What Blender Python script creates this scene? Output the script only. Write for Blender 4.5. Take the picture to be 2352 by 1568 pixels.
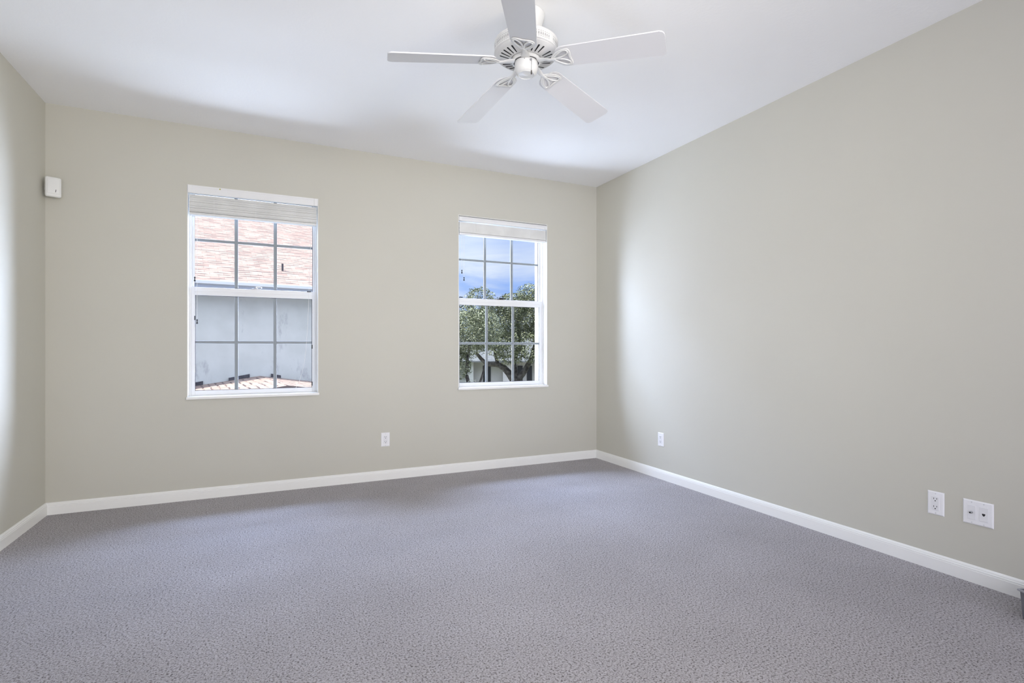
import bpy, bmesh, math, random
from math import sin, cos, pi, radians, atan2, sqrt, hypot
from mathutils import Vector, Matrix, Euler

for o in list(bpy.data.objects):
    bpy.data.objects.remove(o)
scene = bpy.context.scene
COL = scene.collection
random.seed(7)

# ------------------------------------------------------------------ camera
cam_d = bpy.data.cameras.new('camera')
cam = bpy.data.objects.new('camera', cam_d)
COL.objects.link(cam)
cam.location = (0.0, 0.0, 1.11)
cam.rotation_euler = (radians(90), 0, radians(-25.04))
cam_d.sensor_width = 36.0
cam_d.lens = 36.0 * 1215.0 / 2352.0
cam_d.shift_y = 15.0 / 2352.0
cam_d.clip_start = 0.02
cam_d.clip_end = 500
scene.camera = cam

# ------------------------------------------------------------------ view
vs = scene.view_settings
vs.view_transform = 'Standard'
vs.look = 'None'
vs.gamma = 1.0
vs.use_curve_mapping = False
vs.exposure = 0.0
scene.cycles.use_denoising = True
scene.cycles.max_bounces = 12
scene.cycles.diffuse_bounces = 7
scene.cycles.transparent_max_bounces = 16
scene.cycles.sample_clamp_indirect = 6.0
scene.cycles.caustics_reflective = False
scene.cycles.caustics_refractive = False

# ------------------------------------------------------------------ sky
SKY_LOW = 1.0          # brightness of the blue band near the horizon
SKY_HIGH = 3.0          # brightness of the high sky, raised to light the room
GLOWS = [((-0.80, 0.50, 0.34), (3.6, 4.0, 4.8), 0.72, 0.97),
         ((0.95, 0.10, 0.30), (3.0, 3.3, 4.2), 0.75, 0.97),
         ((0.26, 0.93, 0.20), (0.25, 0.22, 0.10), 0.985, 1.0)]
world = bpy.data.worlds.new('sky')
scene.world = world
world.use_nodes = True
wt = world.node_tree
for n in list(wt.nodes):
    wt.nodes.remove(n)


def N(t, kind, **kw):
    n = t.nodes.new(kind)
    for k, v in kw.items():
        if k.startswith('in_'):
            n.inputs[k[3:].replace('_', ' ')].default_value = v
        elif k.startswith('i') and k[1:].isdigit():
            n.inputs[int(k[1:])].default_value = v
        else:
            setattr(n, k, v)
    return n


def ramp(t, stops, interp='LINEAR'):
    r = t.nodes.new('ShaderNodeValToRGB')
    cr = r.color_ramp
    cr.interpolation = interp
    while len(cr.elements) < len(stops):
        cr.elements.new(0.5)
    for e, (p, c) in zip(cr.elements, stops):
        e.position = p
        e.color = (c[0], c[1], c[2], 1) if not isinstance(c, (int, float)) else (c, c, c, 1)
    return r


L = wt.links.new
tc = N(wt, 'ShaderNodeTexCoord')
sep = N(wt, 'ShaderNodeSeparateXYZ')
L(tc.outputs['Generated'], sep.inputs[0])
mp = N(wt, 'ShaderNodeMapping')
mp.inputs['Scale'].default_value = (1.0, 1.0, 3.2)
mp.inputs['Rotation'].default_value = (0.25, 0.35, 0.2)
L(tc.outputs['Generated'], mp.inputs[0])
cn = N(wt, 'ShaderNodeTexNoise', in_Scale=3.2, in_Detail=6.0, in_Roughness=0.55, in_Distortion=0.6)
L(mp.outputs[0], cn.inputs['Vector'])
cr = ramp(wt, [(0.40, 0.0), (0.70, 0.9)])
L(cn.outputs[0], cr.inputs[0])
blue = ramp(wt, [(0.0, (0.50, 0.66, 1.0)), (0.08, (0.26, 0.46, 1.0)), (0.3, (0.22, 0.42, 1.0))])
L(sep.outputs[2], blue.inputs[0])
mix = N(wt, 'ShaderNodeMix', data_type='RGBA')
mix.inputs['B'].default_value = (0.92, 0.96, 1.05, 1)
L(cr.outputs[0], mix.inputs['Factor'])
L(blue.outputs[0], mix.inputs['A'])
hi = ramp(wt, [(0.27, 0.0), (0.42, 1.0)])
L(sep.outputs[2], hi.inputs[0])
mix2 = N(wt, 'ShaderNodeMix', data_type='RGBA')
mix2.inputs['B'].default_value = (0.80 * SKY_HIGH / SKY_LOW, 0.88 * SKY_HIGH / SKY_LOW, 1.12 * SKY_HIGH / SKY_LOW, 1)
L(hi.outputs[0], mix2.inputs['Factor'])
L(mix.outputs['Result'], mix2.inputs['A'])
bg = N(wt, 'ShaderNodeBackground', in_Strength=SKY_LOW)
cur = mix2.outputs['Result']
# sky glows added beside the windows to light the room, one faint in view
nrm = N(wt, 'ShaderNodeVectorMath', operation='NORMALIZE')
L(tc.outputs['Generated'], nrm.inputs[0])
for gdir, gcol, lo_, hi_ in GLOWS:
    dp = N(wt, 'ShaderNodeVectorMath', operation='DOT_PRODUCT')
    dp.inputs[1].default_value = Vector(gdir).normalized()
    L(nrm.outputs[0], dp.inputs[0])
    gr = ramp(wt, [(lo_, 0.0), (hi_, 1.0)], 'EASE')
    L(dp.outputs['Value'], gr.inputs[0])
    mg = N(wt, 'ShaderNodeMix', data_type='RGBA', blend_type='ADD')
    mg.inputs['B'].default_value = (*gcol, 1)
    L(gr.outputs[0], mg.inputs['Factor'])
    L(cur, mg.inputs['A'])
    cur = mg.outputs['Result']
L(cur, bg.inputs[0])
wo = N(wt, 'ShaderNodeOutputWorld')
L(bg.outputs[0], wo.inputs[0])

# ------------------------------------------------------------------ sun + fill lights
P_HIGH, P_LOW, P_SIDE, P_SIDE2 = 270, 160, 78, 46
P_RR, P_RL = 38, 30
sun_d = bpy.data.lights.new('sun', 'SUN')
sun_d.energy = 13.0
sun_d.color = (1.0, 0.95, 0.88)
sun_d.angle = radians(0.6)
sun = bpy.data.objects.new('sun', sun_d)
COL.objects.link(sun)
sun_dir = Vector((-0.60, 0.10, 0.80)).normalized()     # towards the sun
sun.rotation_euler = sun_dir.to_track_quat('Z', 'Y').to_euler()


def area(name, loc, target, sx, sy, power, color, spread=180):
    d = bpy.data.lights.new(name, 'AREA')
    d.shape = 'RECTANGLE'
    d.size = sx
    d.size_y = sy
    d.energy = power
    d.color = color
    d.spread = radians(spread)
    o = bpy.data.objects.new(name, d)
    COL.objects.link(o)
    o.location = loc
    v = Vector(target) - Vector(loc)
    o.rotation_euler = v.to_track_quat('-Z', 'Y').to_euler()
    return o


def portal(name, loc, target, sx, sy):
    o = area(name, loc, target, sx, sy, 1, (1, 1, 1))
    o.data.cycles.is_portal = True
    return o


# unseen fill lights added behind the camera to brighten the room
area('rear_fill_up', (0.6, -1.5, 0.7), (0.6, 3.9, 2.74), 3.6, 1.6, 12, (1.0, 0.97, 0.90), 100)
area('rear_fill_wide', (0.86, -2.36, 1.25), (0.86, 1.5, 0.85), 3.8, 2.1, 104, (0.92, 0.95, 1.20))
area('rear_fill_right', (3.0, -0.9, 1.5), (-1.3, 3.9, 1.7), 1.2, 1.4, P_RR, (1.04, 0.97, 0.80), 80)
area('rear_fill_left', (-1.27, -0.9, 1.5), (3.05, 4.3, 1.75), 1.2, 1.4, P_RL, (0.99, 0.97, 0.95), 60)
# unseen fill lights added outside the windows: from above, from below and sideways
FILL_TINT = (0.78, 0.87, 1.16)
for xw in (-0.063, 2.026):
    area('window_fill_high', (xw, 5.75, 3.35), (xw, 3.9, 0.4), 1.5, 1.0, P_HIGH, (0.68, 0.85, 1.34))
    area('window_fill_low', (xw, 5.75, -0.25), (xw, 5.0, 2.2), 2.0, 1.5, P_LOW, FILL_TINT)
area('window_fill_side', (1.26, 5.14, 1.60), (3.05, 4.15, 1.45), 0.8, 1.7, P_SIDE, FILL_TINT)
area('window_fill_side', (0.98, 5.20, 1.40), (-1.32, 3.9, 1.1), 0.8, 1.2, P_SIDE2, FILL_TINT, 80)
# daylight portals in the window openings (sampling only)
portal('window_portal', (-0.063, 4.79, 1.52), (-0.063, 0, 1.52), 0.92, 1.60)
portal('window_portal', (2.026, 4.79, 1.52), (2.026, 0, 1.52), 0.92, 1.60)


# ------------------------------------------------------------------ materials
def mat(name, color=(0.8, 0.8, 0.8), rough=0.6, metal=0.0, spec=0.4):
    m = bpy.data.materials.new(name)
    m.use_nodes = True
    b = m.node_tree.nodes['Principled BSDF']
    b.inputs['Base Color'].default_value = (*color, 1)
    b.inputs['Roughness'].default_value = rough
    b.inputs['Metallic'].default_value = metal
    b.inputs['Specular IOR Level'].default_value = spec
    return m


def noise_mat(name, c1, c2, scale, rough=0.7, bump=0.0, bscale=None, detail=4, spec=0.3, lo=0.35, hi=0.65, dist=0.01):
    m = mat(name, c1, rough, 0, spec)
    t = m.node_tree
    b = t.nodes['Principled BSDF']
    tcn = N(t, 'ShaderNodeTexCoord')
    n = N(t, 'ShaderNodeTexNoise', in_Scale=scale, in_Detail=detail)
    t.links.new(tcn.outputs['Object'], n.inputs['Vector'])
    r = ramp(t, [(lo, c1), (hi, c2)])
    t.links.new(n.outputs[0], r.inputs[0])
    t.links.new(r.outputs[0], b.inputs['Base Color'])
    if bump:
        n2 = N(t, 'ShaderNodeTexNoise', in_Scale=bscale or scale, in_Detail=3)
        t.links.new(tcn.outputs['Object'], n2.inputs['Vector'])
        bp = N(t, 'ShaderNodeBump', in_Strength=bump, in_Distance=dist)
        t.links.new(n2.outputs[0], bp.inputs['Height'])
        t.links.new(bp.outputs[0], b.inputs['Normal'])
    return m


WALLC = (0.53, 0.517, 0.455)
m_wall = noise_mat('beige_wall_paint', WALLC, tuple(c * 1.02 for c in WALLC), 1.3, 0.55, 0.10, 130, spec=0.35, dist=0.002)
m_ceil = noise_mat('white_ceiling_paint', (0.87, 0.87, 0.87), (0.885, 0.885, 0.885), 1.0, 0.7, 0.22, 60, spec=0.2, dist=0.003)
m_trim = mat('white_trim_paint', (0.82, 0.82, 0.80), 0.35)
m_vinyl = mat('white_window_vinyl', (0.80, 0.81, 0.82), 0.35)
m_muntin = mat('grey_muntin', (0.40, 0.41, 0.44), 0.6, 0, 0.2)
m_gasket = mat('dark_gasket', (0.05, 0.045, 0.06), 0.6)
m_blind = noise_mat('white_blind_slats', (0.66, 0.66, 0.64), (0.74, 0.74, 0.72), 6, 0.45)
m_blind_white = mat('white_blind_vinyl', (0.76, 0.76, 0.76), 0.45)
m_cord = mat('white_cord', (0.75, 0.75, 0.73), 0.7)
m_black = mat('black_plastic', (0.012, 0.012, 0.014), 0.5)
m_steel = mat('brushed_steel', (0.45, 0.46, 0.48), 0.35, 0.9)
m_fan = mat('white_fan_enamel', (0.64, 0.64, 0.635), 0.28, 0, 0.5)
m_blade = mat('white_fan_blade', (0.67, 0.67, 0.69), 0.28, 0, 0.5)
m_plate = mat('white_wall_plate', (0.80, 0.80, 0.82), 0.3, 0, 0.5)
m_insert = mat('white_device_plastic', (0.75, 0.75, 0.77), 0.3, 0, 0.5)
m_sensor = mat('off_white_sensor', (0.70, 0.70, 0.68), 0.4)
m_grey = noise_mat('grey_plastic', (0.13, 0.13, 0.15), (0.17, 0.17, 0.19), 12, 0.5)
m_paintmark = mat('yellow_mark', (0.45, 0.43, 0.10), 0.6)


def carpet_mat():
    m = mat('speckled_beige_carpet', (0.5, 0.46, 0.42), 1.0, 0, 0.0)
    t = m.node_tree
    b = t.nodes['Principled BSDF']
    tcn = N(t, 'ShaderNodeTexCoord')
    warp = N(t, 'ShaderNodeTexNoise', in_Scale=60.0, in_Detail=2.0)
    t.links.new(tcn.outputs['Object'], warp.inputs['Vector'])
    add = N(t, 'ShaderNodeVectorMath', operation='MULTIPLY_ADD')
    add.inputs[1].default_value = (0.010, 0.010, 0.0)
    t.links.new(warp.outputs['Color'], add.inputs[0])
    t.links.new(tcn.outputs['Object'], add.inputs[2])
    n = N(t, 'ShaderNodeTexNoise', in_Scale=140.0, in_Detail=5.0, in_Roughness=0.72)
    t.links.new(add.outputs[0], n.inputs['Vector'])
    r = ramp(t, [(0.365, (0.08, 0.065, 0.065)), (0.425, (0.30, 0.275, 0.275)), (0.48, (0.545, 0.515, 0.525)), (0.62, (0.72, 0.69, 0.715))])
    t.links.new(n.outputs[0], r.inputs[0])
    big = N(t, 'ShaderNodeTexNoise', in_Scale=1.6, in_Detail=3.0, in_Roughness=0.6)
    t.links.new(tcn.outputs['Object'], big.inputs['Vector'])
    br = ramp(t, [(0.35, 0.90), (0.65, 1.0)])
    t.links.new(big.outputs[0], br.inputs[0])
    mx = N(t, 'ShaderNodeMix', data_type='RGBA', blend_type='MULTIPLY')
    mx.inputs['Factor'].default_value = 1.0
    t.links.new(r.outputs[0], mx.inputs['A'])
    t.links.new(br.outputs[0], mx.inputs['B'])
    t.links.new(mx.outputs['Result'], b.inputs['Base Color'])
    bp = N(t, 'ShaderNodeBump', in_Strength=1.0, in_Distance=0.011)
    t.links.new(n.outputs[0], bp.inputs['Height'])
    t.links.new(bp.outputs[0], b.inputs['Normal'])
    b.inputs['Sheen Weight'].default_value = 0.15
    return m


m_carpet = carpet_mat()


def glass_mat():
    m = bpy.data.materials.new('window_glass')
    m.use_nodes = True
    t = m.node_tree
    for n in list(t.nodes):
        t.nodes.remove(n)
    tr = N(t, 'ShaderNodeBsdfTransparent')
    tr.inputs[0].default_value = (0.95, 0.97, 0.97, 1)
    gl = N(t, 'ShaderNodeBsdfGlossy')
    gl.inputs['Roughness'].default_value = 0.16
    fr = N(t, 'ShaderNodeFresnel', in_IOR=1.13)
    mx = N(t, 'ShaderNodeMixShader')
    out = N(t, 'ShaderNodeOutputMaterial')
    t.links.new(fr.outputs[0], mx.inputs[0])
    t.links.new(tr.outputs[0], mx.inputs[1])
    t.links.new(gl.outputs[0], mx.inputs[2])
    t.links.new(mx.outputs[0], out.inputs[0])
    return m


m_glass = glass_mat()


def shingle_mat():
    m = mat('pink_tan_shingles', (0.3, 0.25, 0.22), 0.95, 0, 0.1)
    t = m.node_tree
    b = t.nodes['Principled BSDF']
    tcn = N(t, 'ShaderNodeTexCoord')
    # individual tabs, each its own tone
    br = N(t, 'ShaderNodeTexBrick', offset=0.37, offset_frequency=2)
    br.inputs['Color1'].default_value = (0.275, 0.218, 0.186, 1)
    br.inputs['Color2'].default_value = (0.215, 0.158, 0.138, 1)
    br.inputs['Mortar'].default_value = (0.18, 0.132, 0.12, 1)
    br.inputs['Scale'].default_value = 1.0
    br.inputs['Mortar Size'].default_value = 0.006
    br.inputs['Brick Width'].default_value = 0.30
    br.inputs['Row Height'].default_value = 0.145
    t.links.new(tcn.outputs['UV'], br.inputs['Vector'])
    # shadow line painted under the rows, only where the laminated tabs are thick
    sp = N(t, 'ShaderNodeSeparateXYZ')
    t.links.new(tcn.outputs['UV'], sp.inputs[0])
    dv = N(t, 'ShaderNodeMath', operation='DIVIDE', i1=0.145)
    t.links.new(sp.outputs[1], dv.inputs[0])
    fc = N(t, 'ShaderNodeMath', operation='FRACT')
    t.links.new(dv.outputs[0], fc.inputs[0])
    e = ramp(t, [(0.0, 1.0), (0.20, 1.0), (0.30, 0.0)])
    t.links.new(fc.outputs[0], e.inputs[0])
    n = N(t, 'ShaderNodeTexNoise', in_Scale=1.0, in_Detail=2.0)
    mpn = N(t, 'ShaderNodeMapping')
    mpn.inputs['Scale'].default_value = (2.6, 13.0, 1.0)
    t.links.new(tcn.outputs['UV'], mpn.inputs[0])
    t.links.new(mpn.outputs[0], n.inputs['Vector'])
    r = ramp(t, [(0.46, 0.0), (0.54, 1.0)])
    t.links.new(n.outputs[0], r.inputs[0])
    mul = N(t, 'ShaderNodeMath', operation='MULTIPLY')
    t.links.new(e.outputs[0], mul.inputs[0])
    t.links.new(r.outputs[0], mul.inputs[1])
    mx = N(t, 'ShaderNodeMix', data_type='RGBA')
    mx.inputs['B'].default_value = (0.055, 0.042, 0.045, 1)
    t.links.new(mul.outputs[0], mx.inputs['Factor'])
    t.links.new(br.outputs[0], mx.inputs['A'])
    t.links.new(mx.outputs['Result'], b.inputs['Base Color'])
    return m


m_shingle = shingle_mat()
m_stucco = noise_mat('pale_blue_grey_stucco', (0.43, 0.43, 0.40), (0.48, 0.48, 0.45), 2.2, 0.9, 0.0, 40, lo=0.3, hi=0.6)
t_ = m_stucco.node_tree
b_ = t_.nodes['Principled BSDF']
src = b_.inputs['Base Color'].links[0].from_socket
tcs = N(t_, 'ShaderNodeTexCoord')
mps = N(t_, 'ShaderNodeMapping')
mps.inputs['Scale'].default_value = (2.2, 2.2, 0.9)
t_.links.new(tcs.outputs['Object'], mps.inputs[0])
ns_ = N(t_, 'ShaderNodeTexNoise', in_Scale=1.6, in_Detail=5.0, in_Roughness=0.7)
t_.links.new(mps.outputs[0], ns_.inputs['Vector'])
rs_ = ramp(t_, [(0.56, 0.0), (0.72, 0.55)])
t_.links.new(ns_.outputs[0], rs_.inputs[0])
mxs = N(t_, 'ShaderNodeMix', data_type='RGBA')
mxs.inputs['B'].default_value = (0.20, 0.19, 0.20, 1)
t_.links.new(rs_.outputs[0], mxs.inputs['Factor'])
t_.links.new(src, mxs.inputs['A'])
t_.links.new(mxs.outputs['Result'], b_.inputs['Base Color'])
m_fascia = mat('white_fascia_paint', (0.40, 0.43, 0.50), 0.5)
m_gutter = mat('white_gutter', (0.55, 0.55, 0.56), 0.4)
m_flash = noise_mat('dark_flashing', (0.03, 0.028, 0.035), (0.07, 0.065, 0.075), 9, 0.8)
m_pipe = mat('grey_vent_pipe', (0.05, 0.045, 0.05), 0.7)
m_lawn = noise_mat('lawn_and_paving', (0.10, 0.14, 0.07), (0.20, 0.19, 0.16), 0.12, 0.95, lo=0.45, hi=0.5)
m_ext = noise_mat('white_exterior_stucco', (0.62, 0.62, 0.61), (0.66, 0.66, 0.65), 3, 0.9, 0.2, 60)
m_farwall = noise_mat('far_cream_stucco', (0.42, 0.41, 0.40), (0.48, 0.47, 0.45), 1.0, 0.9)
m_farroof = noise_mat('far_grey_roof', (0.07, 0.075, 0.08), (0.10, 0.105, 0.11), 3.0, 0.9)
m_farwin = mat('far_dark_glass', (0.012, 0.013, 0.018), 0.3)
m_bark = noise_mat('grey_oak_bark', (0.035, 0.03, 0.028), (0.10, 0.09, 0.08), 5, 0.95, 0.6, 9, dist=0.05)


def leaf_mat(name, a, b_, c):
    m = mat(name, a, 0.5, 0, 0.5)
    t = m.node_tree
    b = t.nodes['Principled BSDF']
    g = N(t, 'ShaderNodeNewGeometry')
    r = ramp(t, [(0.0, a), (0.5, b_), (1.0, c)])
    t.links.new(g.outputs['Random Per Island'], r.inputs[0])
    t.links.new(r.outputs[0], b.inputs['Base Color'])
    return m


m_leaf = leaf_mat('oak_leaves', (0.045, 0.058, 0.036), (0.11, 0.13, 0.065), (0.27, 0.28, 0.16))
m_leaf2 = leaf_mat('dark_hedge_leaves', (0.028, 0.036, 0.030), (0.06, 0.07, 0.05), (0.12, 0.135, 0.09))


# ------------------------------------------------------------------ mesh helpers
def obj(name, bm, m, parent=None, smooth=False, loc=None):
    me = bpy.data.meshes.new(name)
    bmesh.ops.recalc_face_normals(bm, faces=bm.faces[:])
    bm.to_mesh(me)
    bm.free()
    mats = m if isinstance(m, (list, tuple)) else [m]
    for q in mats:
        me.materials.append(q)
    if smooth:
        for p in me.polygons:
            p.use_smooth = True
        me.set_sharp_from_angle(angle=radians(38))
    o = bpy.data.objects.new(name, me)
    COL.objects.link(o)
    if parent:
        o.parent = parent
    if loc:
        o.location = loc
    return o


def tag(o, label=None, cat=None, group=None, kind=None):
    if label: o['label'] = label
    if cat: o['category'] = cat
    if group: o['group'] = group
    if kind: o['kind'] = kind
    return o


def thing(name, label, cat, loc=(0, 0, 0), rotz=0, group=None, kind=None):
    o = bpy.data.objects.new(name, None)
    o.empty_display_size = 0.05
    COL.objects.link(o)
    o.location = loc
    o.rotation_euler = (0, 0, rotz)
    return tag(o, label, cat, group, kind)


def struct(name, bm, m, label, cat, smooth=False):
    o = obj(name, bm, m, None, smooth)
    return tag(o, label, cat, None, 'structure')


def box(bm, x0, x1, y0, y1, z0, z1, mi=0, bev=0.0, M=None, seg=2):
    g = bmesh.ops.create_cube(bm, size=1.0)
    vs_ = g['verts']
    T = Matrix.Translation(((x0 + x1) / 2, (y0 + y1) / 2, (z0 + z1) / 2)) @ Matrix.Diagonal((x1 - x0, y1 - y0, z1 - z0, 1))
    bmesh.ops.transform(bm, matrix=T, verts=vs_)
    fs = set()
    for v in vs_:
        fs.update(v.link_faces)
    if bev > 0:
        es = set()
        for f in fs:
            es.update(f.edges)
        r = bmesh.ops.bevel(bm, geom=list(es), offset=bev, segments=seg, affect='EDGES', profile=0.5)
        fs2 = set(r['faces'])
        for v in r['verts']:
            fs2.update(v.link_faces)
        fs = {f for f in fs2 if f.is_valid}
        vs_ = list({v for f in fs for v in f.verts})
    for f in fs:
        if f.is_valid:
            f.material_index = mi
    if M is not None:
        bmesh.ops.transform(bm, matrix=M, verts=vs_)
    return vs_


def tube(bm, pts, rad, seg=8, mi=0, flat=None, up=Vector((0, 0, 1)), closed=False, cap=True):
    """sweep a round (or flattened) profile along pts; flat=(half width, half height) uses an elliptic section with up as height axis"""
    pts = [Vector(p) for p in pts]
    n = len(pts)
    rings = []
    for i, p in enumerate(pts):
        if closed:
            d = pts[(i + 1) % n] - pts[i - 1]
        else:
            d = pts[min(i + 1, n - 1)] - pts[max(i - 1, 0)]
        d.normalize()
        u = up - d * up.dot(d)
        if u.length < 1e-3:
            u = Vector((1, 0, 0)) - d * d.x
        u.normalize()
        s = d.cross(u)
        r = rad[i] if isinstance(rad, (list, tuple)) else rad
        ring = []
        for k in range(seg):
            a = 2 * pi * k / seg
            if flat:
                w, h = flat
                ring.append(bm.verts.new(p + s * (cos(a) * w) + u * (sin(a) * h)))
            else:
                ring.append(bm.verts.new(p + s * (cos(a) * r) + u * (sin(a) * r)))
        rings.append(ring)
    m = n if closed else n - 1
    for i in range(m):
        A, B = rings[i], rings[(i + 1) % n]
        for k in range(seg):
            f = bm.faces.new((A[k], A[(k + 1) % seg], B[(k + 1) % seg], B[k]))
            f.material_index = mi
    if cap and not closed:
        for r_ in (rings[0], rings[-1]):
            f = bm.faces.new(r_)
            f.material_index = mi


def lathe(bm, prof, seg=48, mi=0, c=(0, 0)):
    rings = []
    for r, z in prof:
        if r < 1e-5:
            rings.append([bm.verts.new((c[0], c[1], z))])
        else:
            rings.append([bm.verts.new((c[0] + r * cos(2 * pi * k / seg), c[1] + r * sin(2 * pi * k / seg), z)) for k in range(seg)])
    for A, B in zip(rings[:-1], rings[1:]):
        for k in range(seg):
            k2 = (k + 1) % seg
            if len(A) == 1 and len(B) == 1:
                continue
            if len(A) == 1:
                f = bm.faces.new((A[0], B[k2], B[k]))
            elif len(B) == 1:
                f = bm.faces.new((A[k], A[k2], B[0]))
            else:
                f = bm.faces.new((A[k], A[k2], B[k2], B[k]))
            f.material_index = mi


def prism(bm, poly, z0, z1, mi=0):
    a = [bm.verts.new((x, y, z0)) for x, y in poly]
    b = [bm.verts.new((x, y, z1)) for x, y in poly]
    fs = [bm.faces.new(a), bm.faces.new(b)]
    n = len(poly)
    for i in range(n):
        fs.append(bm.faces.new((a[i], a[(i + 1) % n], b[(i + 1) % n], b[i])))
    for f in fs:
        f.material_index = mi
    return a + b


def smooth_path(P, n=8, closed=False):
    """Catmull-Rom through points"""
    P = [Vector(p) for p in P]
    out = []
    m = len(P)
    rng = range(m) if closed else range(m - 1)
    for i in rng:
        if closed:
            p0, p1, p2, p3 = P[i - 1], P[i], P[(i + 1) % m], P[(i + 2) % m]
        else:
            p0 = P[max(i - 1, 0)]; p1 = P[i]; p2 = P[i + 1]; p3 = P[min(i + 2, m - 1)]
        for k in range(n):
            t = k / n
            out.append(0.5 * ((2 * p1) + (p2 - p0) * t + (2 * p0 - 5 * p1 + 4 * p2 - p3) * t * t + (3 * p1 - p0 - 3 * p2 + p3) * t ** 3))
    if not closed:
        out.append(P[-1])
    return out


# ------------------------------------------------------------------ room shell
XL, XR, YB, YR, H = -1.323, 3.048, 4.50, -2.40, 2.74
WT = 0.26                     # outer wall thickness
W1 = (-0.514, 0.388)
W2 = (1.572, 2.479)
ZS, ZT = 0.735, 2.305

bm = bmesh.new()
box(bm, XL - 0.15, XR + 0.15, YR - 0.15, YB + 0.05, -0.15, 0.0)
struct('floor', bm, m_carpet, 'wall to wall speckled grey beige carpet', 'floor')
bm = bmesh.new()
box(bm, XL - 0.15, XR + 0.15, YR - 0.15, YB + WT, H, H + 0.15)
struct('ceiling', bm, m_ceil, 'flat white ceiling above the whole room', 'ceiling')

bm = bmesh.new()
xs = [XL - 0.15, W1[0], W1[1], W2[0], W2[1], XR + 0.15]
for i in (0, 2, 4):
    box(bm, xs[i], xs[i + 1], YB, YB + WT, 0, H)
for a, b in (W1, W2):
    box(bm, a, b, YB, YB + WT, 0, ZS)
    box(bm, a, b, YB, YB + WT, ZT, H)
bmesh.ops.remove_doubles(bm, verts=bm.verts[:], dist=1e-5)
struct('wall_back', bm, [m_wall], 'beige painted wall holding the two sash windows', 'wall')
bm = bmesh.new()
box(bm, XL - 0.15, XL, YR, YB, 0, H)
struct('wall_left', bm, m_wall, 'beige painted wall at the left edge behind the corner sensor', 'wall')
bm = bmesh.new()
box(bm, XR, XR + 0.15, YR, YB, 0, H)
struct('wall_right', bm, m_wall, 'long beige painted wall on the right with low wall plates', 'wall')
bm = bmesh.new()
box(bm, XL - 0.15, XR + 0.15, YR - 0.15, YR, 0, H)
struct('wall_rear', bm, m_wall, 'beige painted wall behind the viewer', 'wall')


def baseboard(name, p0, p1, inward, label):
    """profile swept along the wall; inward = unit vector to the room"""
    prof = [(0, 0), (0.014, 0), (0.014, 0.056), (0.0125, 0.058), (0.0125, 0.060), (0.0135, 0.0615), (0.0125, 0.066),
            (0.0095, 0.068), (0.0095, 0.070), (0.0100, 0.0715), (0.007, 0.077), (0.003, 0.080), (0, 0.080)]
    bm_ = bmesh.new()
    R = []
    for p in (p0, p1):
        R.append([bm_.verts.new((p[0] + inward[0] * d, p[1] + inward[1] * d, z)) for d, z in prof])
    n = len(prof)
    for i in range(n):
        bm_.faces.new((R[0][i], R[0][(i + 1) % n], R[1][(i + 1) % n], R[1][i]))
    bm_.faces.new(R[0]); bm_.faces.new(R[1])
    return struct(name, bm_, m_trim, label, 'baseboard')


baseboard('baseboard_back', (XL, YB), (XR, YB), (0, -1), 'white grooved baseboard under the two windows')
baseboard('baseboard_left', (XL, YR), (XL, YB), (1, 0), 'white grooved baseboard along the left wall')
baseboard('baseboard_right', (XR, YR), (XR, YB), (-1, 0), 'white grooved baseboard along the right wall')


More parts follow.
